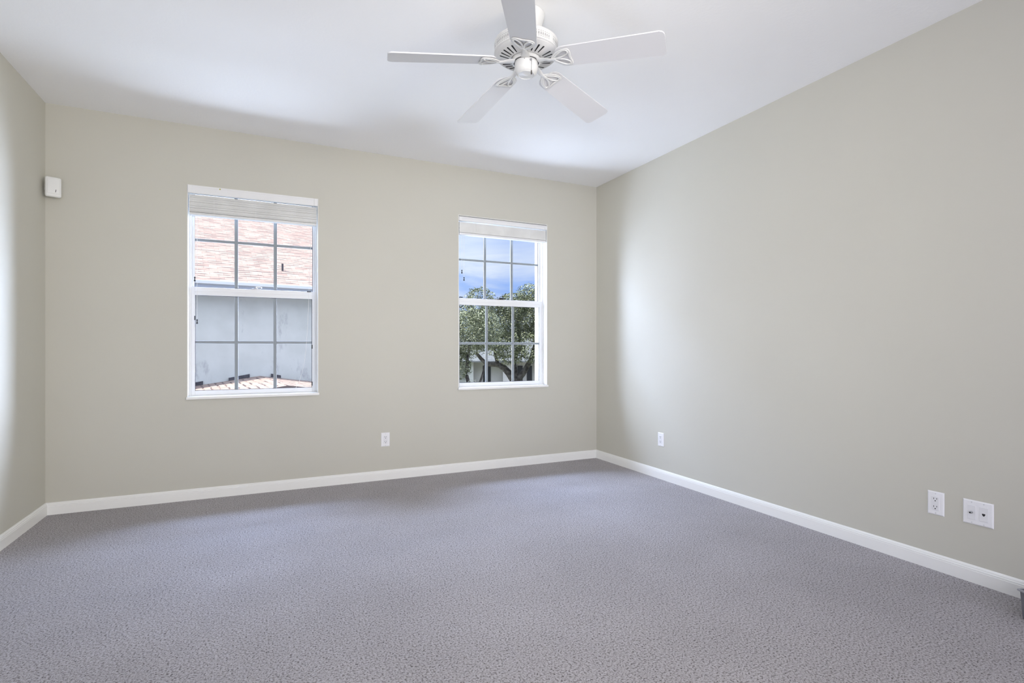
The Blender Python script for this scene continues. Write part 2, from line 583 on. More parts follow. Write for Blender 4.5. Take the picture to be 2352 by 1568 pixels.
# ------------------------------------------------------------------ windows
def make_window(name, x0, x1, label, lock_mat):
    xc = (x0 + x1) / 2
    w = thing(name, label, 'window', (xc, YB, ZS), kind='structure')
    hw = (x1 - x0) / 2
    hh = ZT - ZS

    def fr(bm_, ax, bx, az, bz, y0, y1, s, t_top, t_bot, bev=0.002):
        box(bm_, ax, ax + s, y0, y1, az, bz, bev=bev)
        box(bm_, bx - s, bx, y0, y1, az, bz, bev=bev)
        box(bm_, ax + s, bx - s, y0, y1, bz - t_top, bz, bev=bev)
        box(bm_, ax + s, bx - s, y0, y1, az, az + t_bot, bev=bev)
    # inner jamb liner
    bm_ = bmesh.new()
    box(bm_, -hw, -hw + 0.004, 0.001, 0.082, 0.02, hh)
    box(bm_, hw - 0.004, hw, 0.001, 0.082, 0.02, hh)
    box(bm_, -hw + 0.004, hw - 0.004, 0.001, 0.082, hh - 0.004, hh)
    obj('jamb_liner', bm_, m_trim, w)
    # outer frame
    bm_ = bmesh.new()
    fr(bm_, -hw, hw, 0.0, hh, 0.083, 0.165, 0.016, 0.016, 0.022)
    obj('window_frame', bm_, m_vinyl, w)
    # outside sash (upper)
    zr0, zr1 = 1.507 - ZS, 1.571 - ZS
    top = hh - 0.016
    ax = -hw + 0.016
    bx = hw - 0.016
    up = bmesh.new()
    fr(up, ax, bx, zr0 + 0.012, top, 0.125, 0.155, 0.017, 0.016, zr1 - zr0 - 0.012)
    us = obj('upper_sash', up, m_vinyl, w)
    lo = bmesh.new()
    fr(lo, ax, bx, 0.022, zr1 - 0.004, 0.088, 0.120, 0.024, zr1 - zr0 - 0.004, 0.79 - ZS - 0.022)
    box(lo, ax + 0.004, bx - 0.004, 0.083, 0.088, zr0 + 0.030, zr0 + 0.036)
    ls = obj('lower_sash', lo, m_vinyl, w)
    # gaskets: dark line round each light
    def gasket(par, a, b, c, d, y):
        g = bmesh.new()
        s = 0.0028
        box(g, a, a + s, y, y + 0.004, c, d); box(g, b - s, b, y, y + 0.004, c, d)
        box(g, a, b, y, y + 0.004, c, c + s); box(g, a, b, y, y + 0.004, d - s, d)
        obj('gasket', g, m_gasket, par)
    gasket(us, ax + 0.017, bx - 0.017, zr1, top - 0.016, 0.130)
    gasket(ls, ax + 0.024, bx - 0.024, 0.79 - ZS, zr0, 0.093)
    # muntin grids and glass panes
    def grid(par, a, b, c, d, y, zm):
        g = bmesh.new()
        x1_ = a + (b - a) * 0.334
        x2_ = a + (b - a) * 0.666
        for x in (x1_, x2_):
            box(g, x - 0.0125, x + 0.0125, y, y + 0.006, c, d, bev=0.0015)
        for s_, e_ in ((a, x1_ - 0.0125), (x1_ + 0.0125, x2_ - 0.0125), (x2_ + 0.0125, b)):
            box(g, s_, e_, y, y + 0.006, zm - 0.0105, zm + 0.0105, bev=0.0015)
        obj('muntin_grid', g, m_muntin, par)
        p = bmesh.new()
        box(p, a, b, y - 0.006, y - 0.003, c, d)
        obj('glass_pane', p, m_glass, par)
    grid(us, ax + 0.017, bx - 0.017, zr1, top - 0.016, 0.143, 1.930 - ZS)
    grid(ls, ax + 0.024, bx - 0.024, 0.79 - ZS, zr0, 0.106, 1.154 - ZS)
    # sash lock
    k = bmesh.new()
    box(k, -0.035, 0.035, 0.092, 0.116, zr1 - 0.004, zr1 + 0.004, bev=0.002)
    lathe(k, [(0, zr1 + 0.004), (0.011, zr1 + 0.004), (0.011, zr1 + 0.014), (0, zr1 + 0.015)], 16, c=(0.0, 0.104))
    tube(k, [(0, 0.104, zr1 + 0.012), (0.02, 0.100, zr1 + 0.013), (0.04, 0.092, zr1 + 0.010)], 0.005, 8)
    obj('sash_lock', k, lock_mat, ls, True)
    # tilt latches on the lower sash stiles
    for sx, zz in ((-1, 0.60), (1, 0.385), (1, 0.085)):
        k = bmesh.new()
        xx = sx * (bx - 0.024)
        box(k, xx - 0.004, xx + 0.004, 0.086, 0.096, zz - 0.016, zz + 0.016, bev=0.0015)
        if name == 'window_1':
            obj('tilt_latch', k, m_black, ls)
        else:
            k.free()
    # sill
    s = bmesh.new()
    box(s, -hw - 0.006, hw + 0.006, -0.018, 0.0, -0.002, 0.018, bev=0.004)
    box(s, -hw, hw, 0.0, 0.084, 0.0, 0.018)
    obj('window_sill', s, m_trim, w)
    return w


make_window('window_1', *W1, 'white sash window with muntins facing the shingled roof, left on the back wall', m_steel)
make_window('window_2', *W2, 'white sash window with muntins facing sky and oak trees, near the right corner', m_black)


def catenary(P, n=10):
    return smooth_path(P, n)


def make_blind(xc, hw, valance, stack, n_slats, label, mark):
    b = thing('window_blind', label, 'blind', (xc, YB, 0))
    # head rail
    k = bmesh.new()
    box(k, -hw + 0.008, hw - 0.008, 0.012, 0.058, valance[0] + 0.010, 2.298, bev=0.002)
    obj('head_rail', k, m_blind_white, b)
    k = bmesh.new()
    box(k, -hw + 0.004, hw - 0.004, -0.006, 0.004, valance[0], valance[1], bev=0.003)
    box(k, -hw + 0.004, hw - 0.004, -0.0085, -0.006, valance[1] - 0.012, valance[1] - 0.002, bev=0.001)
    v = obj('valance', k, m_blind_white, b)
    for sx in (-1, 1):
        k = bmesh.new()
        xa = sx * (hw - 0.018)
        box(k, xa - 0.014, xa + 0.014, -0.011, -0.006, valance[0], valance[1] - 0.001, bev=0.002)
        obj('end_clip', k, m_blind_white, v)
    if mark:
        k = bmesh.new()
        lathe(k, [(0, 0), (0.005, 0), (0.004, 0.002), (0, 0.0025)], 12)
        bmesh.ops.transform(k, matrix=Matrix.Translation((-0.24, -0.0085, valance[1] - 0.010)) @ Matrix.Rotation(radians(90), 4, 'X'), verts=k.verts[:])
        obj('paint_spot', k, m_paintmark, v)
    # stack of slats
    k = bmesh.new()
    z1, z0 = stack[1], stack[0] + 0.020
    step = (z1 - z0) / n_slats
    for i in range(n_slats):
        z = z0 + step * (i + 0.5)
        jy = random.uniform(-0.0015, 0.0015) if mark else 0.0
        jx = random.uniform(-0.002, 0.002)
        tilt = radians(random.uniform(-1.2, 1.2)) if mark else 0.0
        M = Matrix.Translation((jx, 0.033 + jy, z)) @ Matrix.Rotation(tilt, 4, 'X')
        hz = step * (0.43 if mark else 0.485)
        box(k, -hw + 0.012, hw - 0.012, -0.025, 0.025, -hz, hz, bev=step * (0.10 if mark else 0.03), M=M, seg=1)
    obj('slat_stack', k, m_blind, b)
    k = bmesh.new()
    box(k, -hw + 0.012, hw - 0.012, 0.007, 0.059, stack[0], stack[0] + 0.018, bev=0.004)
    obj('bottom_rail', k, m_blind_white if n_slats < 22 else m_blind, b)
    for x in (-hw * 0.62, 0.0, hw * 0.62):
        k = bmesh.new()
        tube(k, [(x, 0.060, valance[0] + 0.012), (x, 0.060, stack[0] - 0.001), (x, 0.006, stack[0] - 0.001), (x, 0.006, valance[0] + 0.012)], 0.0009, 6, up=Vector((1, 0, 0)))
        obj('ladder_cord', k, m_cord, b)
    return b


HW = (W1[1] - W1[0]) / 2
b1 = make_blind(sum(W1) / 2, HW, (2.244, 2.302), (2.090, 2.236), 30, 'raised white slat blind with thick slat stack in the left window', True)
b2 = make_blind(sum(W2) / 2, HW + 0.002, (2.252, 2.288), (2.133, 2.244), 20, 'raised smooth white slat blind in the right window near the corner', False)


def tassel(par, x, y, z, m=m_black, s=1.0):
    k = bmesh.new()
    lathe(k, [(0, 0.018 * s), (0.0045 * s, 0.016 * s), (0.0055 * s, 0.010 * s), (0.003 * s, 0.002 * s), (0.0035 * s, -0.004 * s), (0.0068 * s, -0.012 * s), (0.006 * s, -0.017 * s), (0, -0.018 * s)], 14)
    bmesh.ops.transform(k, matrix=Matrix.Translation((x, y, z)), verts=k.verts[:])
    return obj('cord_tassel', k, m, par, True)


def cord(par, pts, m=m_cord, r=0.0012):
    k = bmesh.new()
    tube(k, catenary(pts, 8), r, 6)
    return obj('pull_cord', k, m, par, True)


# left window cords (local x relative to window centre, y from wall face, z absolute)
c = cord(b1, [(-0.408, 0.050, 2.25), (-0.409, 0.052, 1.9), (-0.408, 0.052, 1.64)])
tassel(c, -0.408, 0.052, 1.622)
c = cord(b1, [(-0.393, 0.050, 2.25), (-0.393, 0.052, 1.8), (-0.393, 0.052, 1.325)])
tassel(c, -0.393, 0.052, 1.307)
c = cord(b1, [(0.405, 0.045, 2.25), (0.398, 0.050, 1.95), (0.386, 0.055, 1.60), (0.385, 0.055, 1.57), (0.375, 0.058, 1.30), (0.357, 0.062, 1.05), (0.330, 0.064, 0.90), (0.292, 0.064, 0.80),
              (0.25, 0.050, 0.7575), (0.18, 0.022, 0.7545), (0.10, 0.010, 0.7545)])
k = bmesh.new()
box(k, 0.370, 0.400, 0.050, 0.060, 1.560, 1.568, bev=0.002)
obj('cord_stop', k, m_black, c)
# right window cords
c = cord(b2, [(-0.400, 0.050, 2.25), (-0.402, 0.052, 2.0), (-0.402, 0.052, 1.822)])
tassel(c, -0.402, 0.052, 1.805)
c = cord(b2, [(-0.378, 0.050, 2.25), (-0.382, 0.052, 2.0), (-0.382, 0.052, 1.757)])
tassel(c, -0.382, 0.052, 1.740)
c = cord(b2, [(0.436, 0.050, 2.25), (0.437, 0.055, 1.7), (0.434, 0.060, 1.2), (0.428, 0.064, 0.9), (0.415, 0.060, 0.80), (0.395, 0.045, 0.7575), (0.37, 0.022, 0.7545)])
k = bmesh.new()
box(k, -0.425, -0.392, 0.052, 0.062, 1.568, 1.577, bev=0.002)
obj('cord_stop', k, m_black, b2)


# ------------------------------------------------------------------ wall plates
def plate_frame(w, h, d=0.006):
    k = bmesh.new()
    # bevelled plate lying in x-z, facing -y, back at y=0
    b_ = [(-w / 2, -h / 2), (w / 2, -h / 2), (w / 2, h / 2), (-w / 2, h / 2)]
    i_ = [(-w / 2 + 0.005, -h / 2 + 0.005), (w / 2 - 0.005, -h / 2 + 0.005), (w / 2 - 0.005, h / 2 - 0.005), (-w / 2 + 0.005, h / 2 - 0.005)]
    v0 = [k.verts.new((x, 0, z)) for x, z in b_]
    v1 = [k.verts.new((x, -d * 0.5, z)) for x, z in b_]
    v2 = [k.verts.new((x, -d, z)) for x, z in i_]
    for A, B in ((v0, v1), (v1, v2)):
        for i in range(4):
            k.faces.new((A[i], A[(i + 1) % 4], B[(i + 1) % 4], B[i]))
    k.faces.new(v2)
    k.faces.new(v0)
    return k


def screw(par, x, z, d):
    k = bmesh.new()
    lathe(k, [(0, 0.0012), (0.0022, 0.001), (0.003, 0), (0, 0)], 12)
    bmesh.ops.transform(k, matrix=Matrix.Translation((x, -d, z)) @ Matrix.Rotation(radians(90), 4, 'X'), verts=k.verts[:])
    obj('screw', k, m_steel_white, par, True)


m_steel_white = mat('painted_screw', (0.62, 0.62, 0.64), 0.4)


def outlet(loc, rotz, label, group=None):
    t = thing('wall_outlet', label, 'outlet', loc, rotz, group)
    obj('cover_plate', plate_frame(0.072, 0.116), m_plate, t)
    k = bmesh.new()
    box(k, -0.0165, 0.0165, -0.0085, -0.005, -0.033, 0.033, bev=0.001)
    r = obj('receptacle', k, m_insert, t)
    for zc in (0.0195, -0.0195):
        k = bmesh.new()
        box(k, -0.0075, -0.0053, -0.0092, -0.0080, zc, zc + 0.008)
        box(k, 0.0053, 0.0075, -0.0092, -0.0080, zc + 0.001, zc + 0.008)
        lathe(k, [(0, 0.0006), (0.0028, 0.0006), (0.0028, -0.0006), (0, -0.0006)], 12)
        vs_ = [v for v in k.verts if abs(v.co.y) < 0.004]
        bmesh.ops.transform(k, matrix=Matrix.Translation((0, -0.0086, zc - 0.0065)) @ Matrix.Rotation(radians(90), 4, 'X'), verts=vs_)
        obj('socket_slots', k, m_black, r)
    screw(t, 0, 0.048, 0.006)
    screw(t, 0, -0.048, 0.006)
    return t


outlet((0.922, YB, 0.338), 0, 'white duplex outlet low on the back wall between the two windows')
outlet((XR, 3.533, 0.334), radians(-90), 'small white duplex outlet on the right wall near the room corner')
outlet((XR, 1.502, 0.333), radians(-90), 'white duplex outlet on the right wall beside the wide cable plate')

t = thing('cable_plate', 'wide white double wall plate with coax and phone jacks near the right edge', 'wall plate', (XR, 1.329, 0.331), radians(-90))
obj('cover_plate', plate_frame(0.118, 0.114), m_plate, t)
for sx, nm in ((-1, 'coax'), (1, 'phone')):
    k = bmesh.new()
    box(k, sx * 0.0235 - 0.0165, sx * 0.0235 + 0.0165, -0.0078, -0.005, -0.033, 0.033, bev=0.001)
    ins = obj('jack_insert', k, m_insert, t)
    if nm == 'coax':
        k = bmesh.new()
        lathe(k, [(0, 0), (0.0058, 0), (0.0058, 0.003), (0.0045, 0.003), (0.0045, 0.013), (0.003, 0.013), (0.003, 0.010), (0, 0.010)], 6)
        bmesh.ops.transform(k, matrix=Matrix.Translation((sx * 0.0235, -0.0078, 0.0)) @ Matrix.Rotation(radians(90), 4, 'X'), verts=k.verts[:])
        j = obj('coax_connector', k, m_steel, ins)
        k = bmesh.new()
        lathe(k, [(0, 0.0145), (0.0034, 0.0145), (0.0034, 0.0125), (0, 0.0125)], 12)
        bmesh.ops.transform(k, matrix=Matrix.Translation((sx * 0.0235, -0.0078, 0.0)) @ Matrix.Rotation(radians(90), 4, 'X'), verts=k.verts[:])
        obj('connector_tip', k, m_black, ins)
    else:
        k = bmesh.new()
        xx = sx * 0.0235
        vv = prism(k, [(-0.0062, 0.0045), (0.0062, 0.0045), (0.0062, -0.001), (0.0015, -0.0075), (-0.0015, -0.0075), (-0.0062, -0.001)], 0.0, 0.0008)
        bmesh.ops.transform(k, matrix=Matrix.Translation((xx, -0.0076, 0.0)) @ Matrix.Rotation(radians(90), 4, 'X'), verts=vv)
        obj('phone_jack', k, m_black, ins)
    screw(t, sx * 0.0235, 0.048, 0.006)
    screw(t, sx * 0.0235, -0.048, 0.006)

# ------------------------------------------------------------------ motion sensor in the corner
t = thing('motion_sensor', 'off-white motion sensor box mounted in the left room corner', 'motion sensor', (-1.268, 4.445, 2.168), radians(22))
k = bmesh.new()
box(k, -0.042, 0.042, -0.028, 0.0, -0.066, 0.066, bev=0.012, seg=4)
body = obj('sensor_body', k, m_sensor, t, True)
k = bmesh.new()
box(k, -0.030, 0.032, -0.0305, -0.026, -0.045, 0.052, bev=0.0022, seg=3)
obj('sensor_lens', k, m_sensor, t, True)
k = bmesh.new()
M = Matrix.Translation((0.012, -0.0306, -0.026)) @ Matrix.Rotation(radians(8), 4, 'Y')
box(k, -0.0014, 0.0014, -0.0006, 0.0006, -0.009, 0.009, M=M)
obj('indicator_slot', k, m_black, t)
k = bmesh.new()
box(k, -0.034, 0.034, 0.0, 0.010, -0.045, 0.045, bev=0.002)
box(k, -0.040, 0.008, 0.010, 0.030, -0.02, 0.02, bev=0.002)
obj('mounting_bracket', k, m_sensor, t)

# ------------------------------------------------------------------ grey bin at the right edge
t = thing('storage_bin', 'dark grey open plastic bin on the carpet, cut by the right frame edge', 'bin', (2.872, 0.935, 0.0), radians(-22))
k = bmesh.new()
h, w0, w1, d0, d1 = 0.116, 0.106, 0.112, 0.112, 0.118
lv = [(w0, d0, 0.0), (w1, d1, h), (w1 + 0.004, d1 + 0.004, h), (w1 + 0.004, d1 + 0.004, h + 0.004), (w1 - 0.004, d1 - 0.004, h + 0.004), (w0 - 0.004, d0 - 0.004, 0.004)]
rg = [[k.verts.new((sx * a, sy * b_, z)) for sx, sy in ((-1, -1), (1, -1), (1, 1), (-1, 1))] for a, b_, z in lv]
for A, B in zip(rg[:-1], rg[1:]):
    for i in range(4):
        k.faces.new((A[i], A[(i + 1) % 4], B[(i + 1) % 4], B[i]))
k.faces.new(rg[0]); k.faces.new(rg[-1])
obj('bin_body', k, m_grey, t)
k = bmesh.new()
tube(k, [(-w1 - 0.003, -d1 - 0.003, h), (w1 + 0.003, -d1 - 0.003, h), (w1 + 0.003, d1 + 0.003, h), (-w1 - 0.003, d1 + 0.003, h)], 0.005, 8, closed=True)
obj('bin_rim', k, mat('light_grey_rim', (0.35, 0.35, 0.38), 0.5), t, True)

# ------------------------------------------------------------------ ceiling fan
FX, FY = 1.159, 2.317
fan = thing('ceiling_fan', 'white five-blade ceiling fan with pull chain hanging from the ceiling', 'ceiling fan', (FX, FY, H))


def Z(z):
    return z - H


k = bmesh.new()
lathe(k, [(0, Z(2.7385)), (0.088, Z(2.7385)), (0.090, Z(2.735)), (0.089, Z(2.724)), (0.084, Z(2.706)), (0.078, Z(2.688)), (0.070, Z(2.668)), (0.060, Z(2.650)), (0.052, Z(2.632)), (0, Z(2.632))], 64)
obj('canopy', k, m_fan, fan, True)

k = bmesh.new()
lathe(k, [(0, Z(2.636)), (0.070, Z(2.635)), (0.105, Z(2.627)), (0.132, Z(2.615)), (0.147, Z(2.606)), (0.1545, Z(2.600)), (0.1565, Z(2.595)), (0.1560, Z(2.590)), (0.1535, Z(2.587)),
          (0.1535, Z(2.552)), (0.1560, Z(2.550)), (0.1565, Z(2.546)), (0.152, Z(2.543)), (0, Z(2.541))], 96)
# perforated band on the upper dome: rows of small holes


def dome_pt(z):
    return 0.1535


nh = 84
for row, (za, zb, wd) in enumerate([(2.583, 2.5795, 0.0013), (2.575, 2.563, 0.0015), (2.559, 2.5555, 0.0013)]):
    for i in range(nh):
        if i % 14 in (12, 13):
            continue
        a = 2 * pi * i / nh
        ra, rb = dome_pt(za) + 0.0006, dome_pt(zb) + 0.0006
        ca, sa = cos(a), sin(a)
        q = [(ra * ca - wd * sa, ra * sa + wd * ca, Z(za)), (ra * ca + wd * sa, ra * sa - wd * ca, Z(za)),
             (rb * ca + wd * sa, rb * sa - wd * ca, Z(zb)), (rb * ca - wd * sa, rb * sa + wd * ca, Z(zb))]
        f = k.faces.new([k.verts.new(p) for p in q])
        f.material_index = 1
obj('motor_housing', k, [m_fan, mat('vent_shadow_grey', (0.16, 0.16, 0.15), 0.8)], fan, True)
# vented bottom cone, dark faces painting the shade inside its slots
k = bmesh.new()
lathe(k, [(0.150, Z(2.5445)), (0.151, Z(2.540)), (0.140, Z(2.532)), (0.083, Z(2.519)), (0.076, Z(2.518)), (0.074, Z(2.524)), (0.0, Z(2.524))], 96)
ns = 30
for i in range(ns):
    if i % 6 == 5:
        continue
    a = 2 * pi * (i + 0.5) / ns + 0.24
    pts = []
    r0, r1 = 0.088, 0.126
    z0, z1 = Z(2.5195), Z(2.5288)
    prof = []
    m_ = 6
    for q in range(m_ + 1):
        b_ = pi / 2 + pi * q / m_
        prof.append((r0 + 0.0026 * cos(b_), 0.0026 * sin(b_)))
    for q in range(m_ + 1):
        b_ = -pi / 2 + pi * q / m_
        prof.append((r1 + 0.0046 * cos(b_), 0.0046 * sin(b_)))
    vv = []
    for r_, s_ in prof:
        z_ = z0 + (z1 - z0) * (r_ - r0) / (r1 - r0) - 0.0004
        vv.append(k.verts.new((r_ * cos(a) - s_ * sin(a), r_ * sin(a) + s_ * cos(a), z_)))
    k.faces.new(vv).material_index = 1
obj('vented_plate', k, [m_fan, mat('vent_slot_shade', (0.02, 0.02, 0.022), 0.8)], fan, True)
# rotating ring
k = bmesh.new()
lathe(k, [(0.0, Z(2.522)), (0.071, Z(2.522)), (0.0715, Z(2.508)), (0.069, Z(2.505)), (0.063, Z(2.505)), (0.062, Z(2.512)), (0.0, Z(2.512))], 64)
obj('flywheel', k, m_fan, fan, True)
k = bmesh.new()
lathe(k, [(0.0, Z(2.5145)), (0.0615, Z(2.5145)), (0.0615, Z(2.505)), (0.0, Z(2.505))], 48)
obj('gap_shade_disc', k, m_black, fan, True)  # black disc painting the shade in the gap round the switch housing
# switch housing
k = bmesh.new()
lathe(k, [(0, Z(2.512)), (0.054, Z(2.512)), (0.057, Z(2.506)), (0.0575, Z(2.488)), (0.0565, Z(2.472)), (0.053, Z(2.459)), (0.046, Z(2.450)), (0.041, Z(2.4475)),
          (0.0405, Z(2.4455)), (0.039, Z(2.4445)), (0.038, Z(2.4465)), (0.020, Z(2.4460)), (0.012, Z(2.4440)), (0, Z(2.4435))], 64)
sh = obj('switch_housing', k, m_fan, fan, True)
camdir = atan2(-FY, -FX)
k = bmesh.new()
ca = camdir + radians(22)
base = Vector((0.057 * cos(ca), 0.057 * sin(ca), Z(2.492)))
out = Vector((cos(ca), sin(ca), 0))
tube(k, [base - out * 0.002, base + out * 0.008], [0.0055, 0.0042], 14)
obj('chain_port', k, m_steel, sh, True)
k = bmesh.new()
e = base + out * 0.010
tube(k, [base + out * 0.006, e, e + Vector((0.0008, 0, -0.01)), e + Vector((0, 0, -0.056))], 0.0011, 6)
for i in range(14):
    bmesh.ops.create_icosphere(k, subdivisions=1, radius=0.0016, matrix=Matrix.Translation(e + Vector((0, 0, -0.006 - 0.0036 * i))))
ch = obj('pull_chain', k, m_steel, fan, True)
k = bmesh.new()
lathe(k, [(0, 0.012), (0.0022, 0.010), (0.0034, 0), (0.0034, -0.008), (0, -0.009)], 12)
bmesh.ops.transform(k, matrix=Matrix.Translation(e + Vector((0, 0, -0.066))), verts=k.verts[:])
obj('chain_fob', k, mat('dark_bronze', (0.09, 0.08, 0.07), 0.4, 0.5), ch, True)
k = bmesh.new()
ca2 = camdir - radians(8)
p = Vector((0.0565 * cos(ca2), 0.0565 * sin(ca2), Z(2.497)))
bmesh.ops.create_icosphere(k, subdivisions=2, radius=0.0022, matrix=Matrix.Translation(p))
obj('set_screw', k, m_grey, sh, True)

# blades: local frame, +x outward
PITCH = radians(-13)
DROOP = radians(5.2)
DR = Matrix.Rotation(DROOP, 4, 'Y')
BZ = Z(2.512)


def blade_bm():
    k = bmesh.new()
    r0, r1 = 0.150, 0.664
    w0_, w1_ = 0.062, 0.072
    pts = []
    def arc(cx_, cy_, r_, a0, a1, n=8):
        return [(cx_ + r_ * cos(radians(a0 + (a1 - a0) * i / n)), cy_ + r_ * sin(radians(a0 + (a1 - a0) * i / n))) for i in range(n + 1)]
    pts += arc(r1 - 0.022, w1_ - 0.022, 0.022, 90, 0)
    pts += arc(r1 - 0.022, -w1_ + 0.022, 0.022, 0, -90)
    pts += arc(r0 + 0.045, -w0_ + 0.040, 0.040, -90, -180)
    pts += arc(r0 + 0.045, w0_ - 0.040, 0.040, 180, 90)
    prism(k, pts, 0.0, 0.0055)
    es = [e_ for e_ in k.edges if len(e_.link_faces) == 2 and abs(e_.verts[0].co.z - e_.verts[1].co.z) < 1e-6]
    bmesh.ops.bevel(k, geom=es, offset=0.0014, segments=2, affect='EDGES')
    bmesh.ops.transform(k, matrix=DR @ Matrix.Rotation(PITCH, 4, 'X'), verts=k.verts[:])
    return k


def iron_bm():
    k = bmesh.new()
    R = DR @ Matrix.Rotation(PITCH, 4, 'X')
    upv = Vector((0, 0, 1))

    def tr(p, drop=0.0):
        x, y = p
        return R @ Vector((0.135 + (x - 0.150) * 0.92, y, -0.004 - drop))
    # tulip outline
    outl = [(0.150, 0.0), (0.166, 0.020), (0.190, 0.038), (0.218, 0.047), (0.243, 0.047), (0.250, 0.030), (0.246, 0.0),
            (0.250, -0.030), (0.243, -0.047), (0.218, -0.047), (0.190, -0.038), (0.166, -0.020)]
    P = [tr(p) for p in smooth_path([(a, b_, 0) for a, b_ in outl], 6, True) for p in [(p.x, p.y)]]
    tube(k, P, 0.004, 8, flat=(0.0060, 0.0035), closed=True)
    # two petals
    for s in (1, -1):
        pet = [(0.158, 0.001 * s), (0.182, 0.003 * s), (0.210, 0.008 * s), (0.238, 0.024 * s), (0.240, 0.040 * s), (0.222, 0.044 * s), (0.198, 0.034 * s), (0.174, 0.016 * s)]
        P = [tr((p.x, p.y), 0.002) for p in smooth_path([(a, b_, 0) for a, b_ in pet], 6, True)]
        tube(k, P, 0.003, 8, flat=(0.0042, 0.0032), closed=True)
    # arm from the hub down to the tulip
    arm = smooth_path([(0.060, 0, Z(2.505) - BZ), (0.080, 0, Z(2.5045) - BZ), (0.100, 0, Z(2.501) - BZ), (0.118, 0, Z(2.4955) - BZ), (0.136, 0, Z(2.4935) - BZ), (0.150, 0, Z(2.4915) - BZ)], 6)
    n = len(arm)
    for i in range(1):
        seg = 10
        rings = []
        for j, p_ in enumerate(arm):
            d = arm[min(j + 1, n - 1)] - arm[max(j - 1, 0)]
            d.normalize()
            u = Vector((0, 0, 1)) - d * d.z
            u.normalize()
            s_ = d.cross(u)
            f_ = j / (n - 1)
            wv = 0.016 * (1 - f_) ** 1.5 + 0.008
            rings.append([k.verts.new(p_ + s_ * (cos(2 * pi * q / seg) * wv) + u * (sin(2 * pi * q / seg) * 0.0045)) for q in range(seg)])
        for A, B in zip(rings[:-1], rings[1:]):
            for q in range(seg):
                k.faces.new((A[q], A[(q + 1) % seg], B[(q + 1) % seg], B[q]))
        k.faces.new(rings[0]); k.faces.new(rings[-1])
    return k


def screws_bm(pos):
    k = bmesh.new()
    R = DR @ Matrix.Rotation(PITCH, 4, 'X')
    for x, y in (pos,):
        c_ = R @ Vector((x, y, -0.008))
        bmesh.ops.create_icosphere(k, subdivisions=2, radius=0.0042, matrix=Matrix.Translation(c_) @ Matrix.Diagonal((1, 1, 0.6, 1)))
    return k


blade0 = iron0 = None
for i in range(5):
    a = radians(23.8 + 72 * i)
    if blade0 is None:
        blade0 = obj('fan_blade', blade_bm(), m_blade, fan, True)
        iron0 = obj('blade_iron', iron_bm(), m_fan, fan, True)
        scr0 = [obj('screw', screws_bm(q), m_fan, iron0, True) for q in ((0.150, 0.0), (0.216, 0.044), (0.216, -0.044))]
        bl, ir = blade0, iron0
    else:
        bl = blade0.copy(); COL.objects.link(bl)
        ir = iron0.copy(); COL.objects.link(ir)
        for q in scr0:
            sc_ = q.copy(); COL.objects.link(sc_); sc_.parent = ir
    for q in (bl, ir):
        q.parent = fan
        q.location = (0, 0, BZ)
        q.rotation_euler = (0, 0, a)

# ------------------------------------------------------------------ outside: ground
GZ = -3.1
bm = bmesh.new()
box(bm, -90, 120, 5.2, 140, GZ - 0.2, GZ)
o = obj('ground', bm, m_lawn)
tag(o, 'street level lawn and paving outside the windows', 'ground', kind='structure')

# ------------------------------------------------------------------ neighbour house
NX, NY, NA = -1.46, 14.3, atan2(0.33, 2.577)
nb = thing('neighbour_house', 'pale stucco house with pink tan shingle roof seen through the left window', 'house', (NX, NY, 0), NA)
xa, xb = -9.0, 4.4
PT = 0.50   # roof slope (rise / run)
k = bmesh.new()
box(k, xa + 0.4, xb - 0.4, 0.45, 12.0, GZ, 2.60)
obj('house_wall', k, m_stucco, nb)


def roof_slab(k, P, uvl, U, V, thick=0.06):
    vs_ = [k.verts.new(p) for p in P]
    f = k.faces.new(vs_)
    O = Vector(P[0])
    for lp in f.loops:
        d = lp.vert.co - O
        lp[uvl].uv = (d.dot(U), d.dot(V))
    vb = [k.verts.new(Vector(p) - Vector((0, 0, thick))) for p in P]
    k.faces.new(vb)
    n = len(P)
    for i in range(n):
        k.faces.new((vs_[i], vs_[(i + 1) % n], vb[(i + 1) % n], vb[i]))


k = bmesh.new()
uvl = k.loops.layers.uv.new('UVMap')
run = 9.0
zr = 2.70 + PT * run
sl = Vector((0, 1, PT)).normalized()
roof_slab(k, [(xa, 0, 2.70), (xb, 0, 2.70), (xb, run, zr), (xa, run, zr)], uvl, Vector((1, 0, 0)), sl)
sl2 = Vector((0, -1, PT)).normalized()
roof_slab(k, [(xa, 2 * run, 2.70), (xb, 2 * run, 2.70), (xb, run, zr), (xa, run, zr)], uvl, Vector((1, 0, 0)), sl2)
me_roof = obj('shingle_roof', k, m_shingle, nb)
k = bmesh.new()
box(k, xa, xb, -0.005, 0.03, 2.46, 2.645)
box(k, xa, xb, 0.03, 0.45, 2.46, 2.48)
obj('eave_fascia', k, m_fascia, nb)
k = bmesh.new()
box(k, xa, xb, -0.10, -0.006, 2.615, 2.70, bev=0.012)
obj('gutter', k, m_gutter, nb)
# plumbing vent on the roof
k = bmesh.new()
vy = 0.98
vz = 2.70 + PT * vy
lathe(k, [(0, vz - 0.05), (0.027, vz - 0.05), (0.027, vz + 0.19), (0.020, vz + 0.19), (0.020, vz + 0.1), (0, vz + 0.1)], 16, c=(2.03, vy))
obj('vent_pipe', k, m_pipe, nb, True)

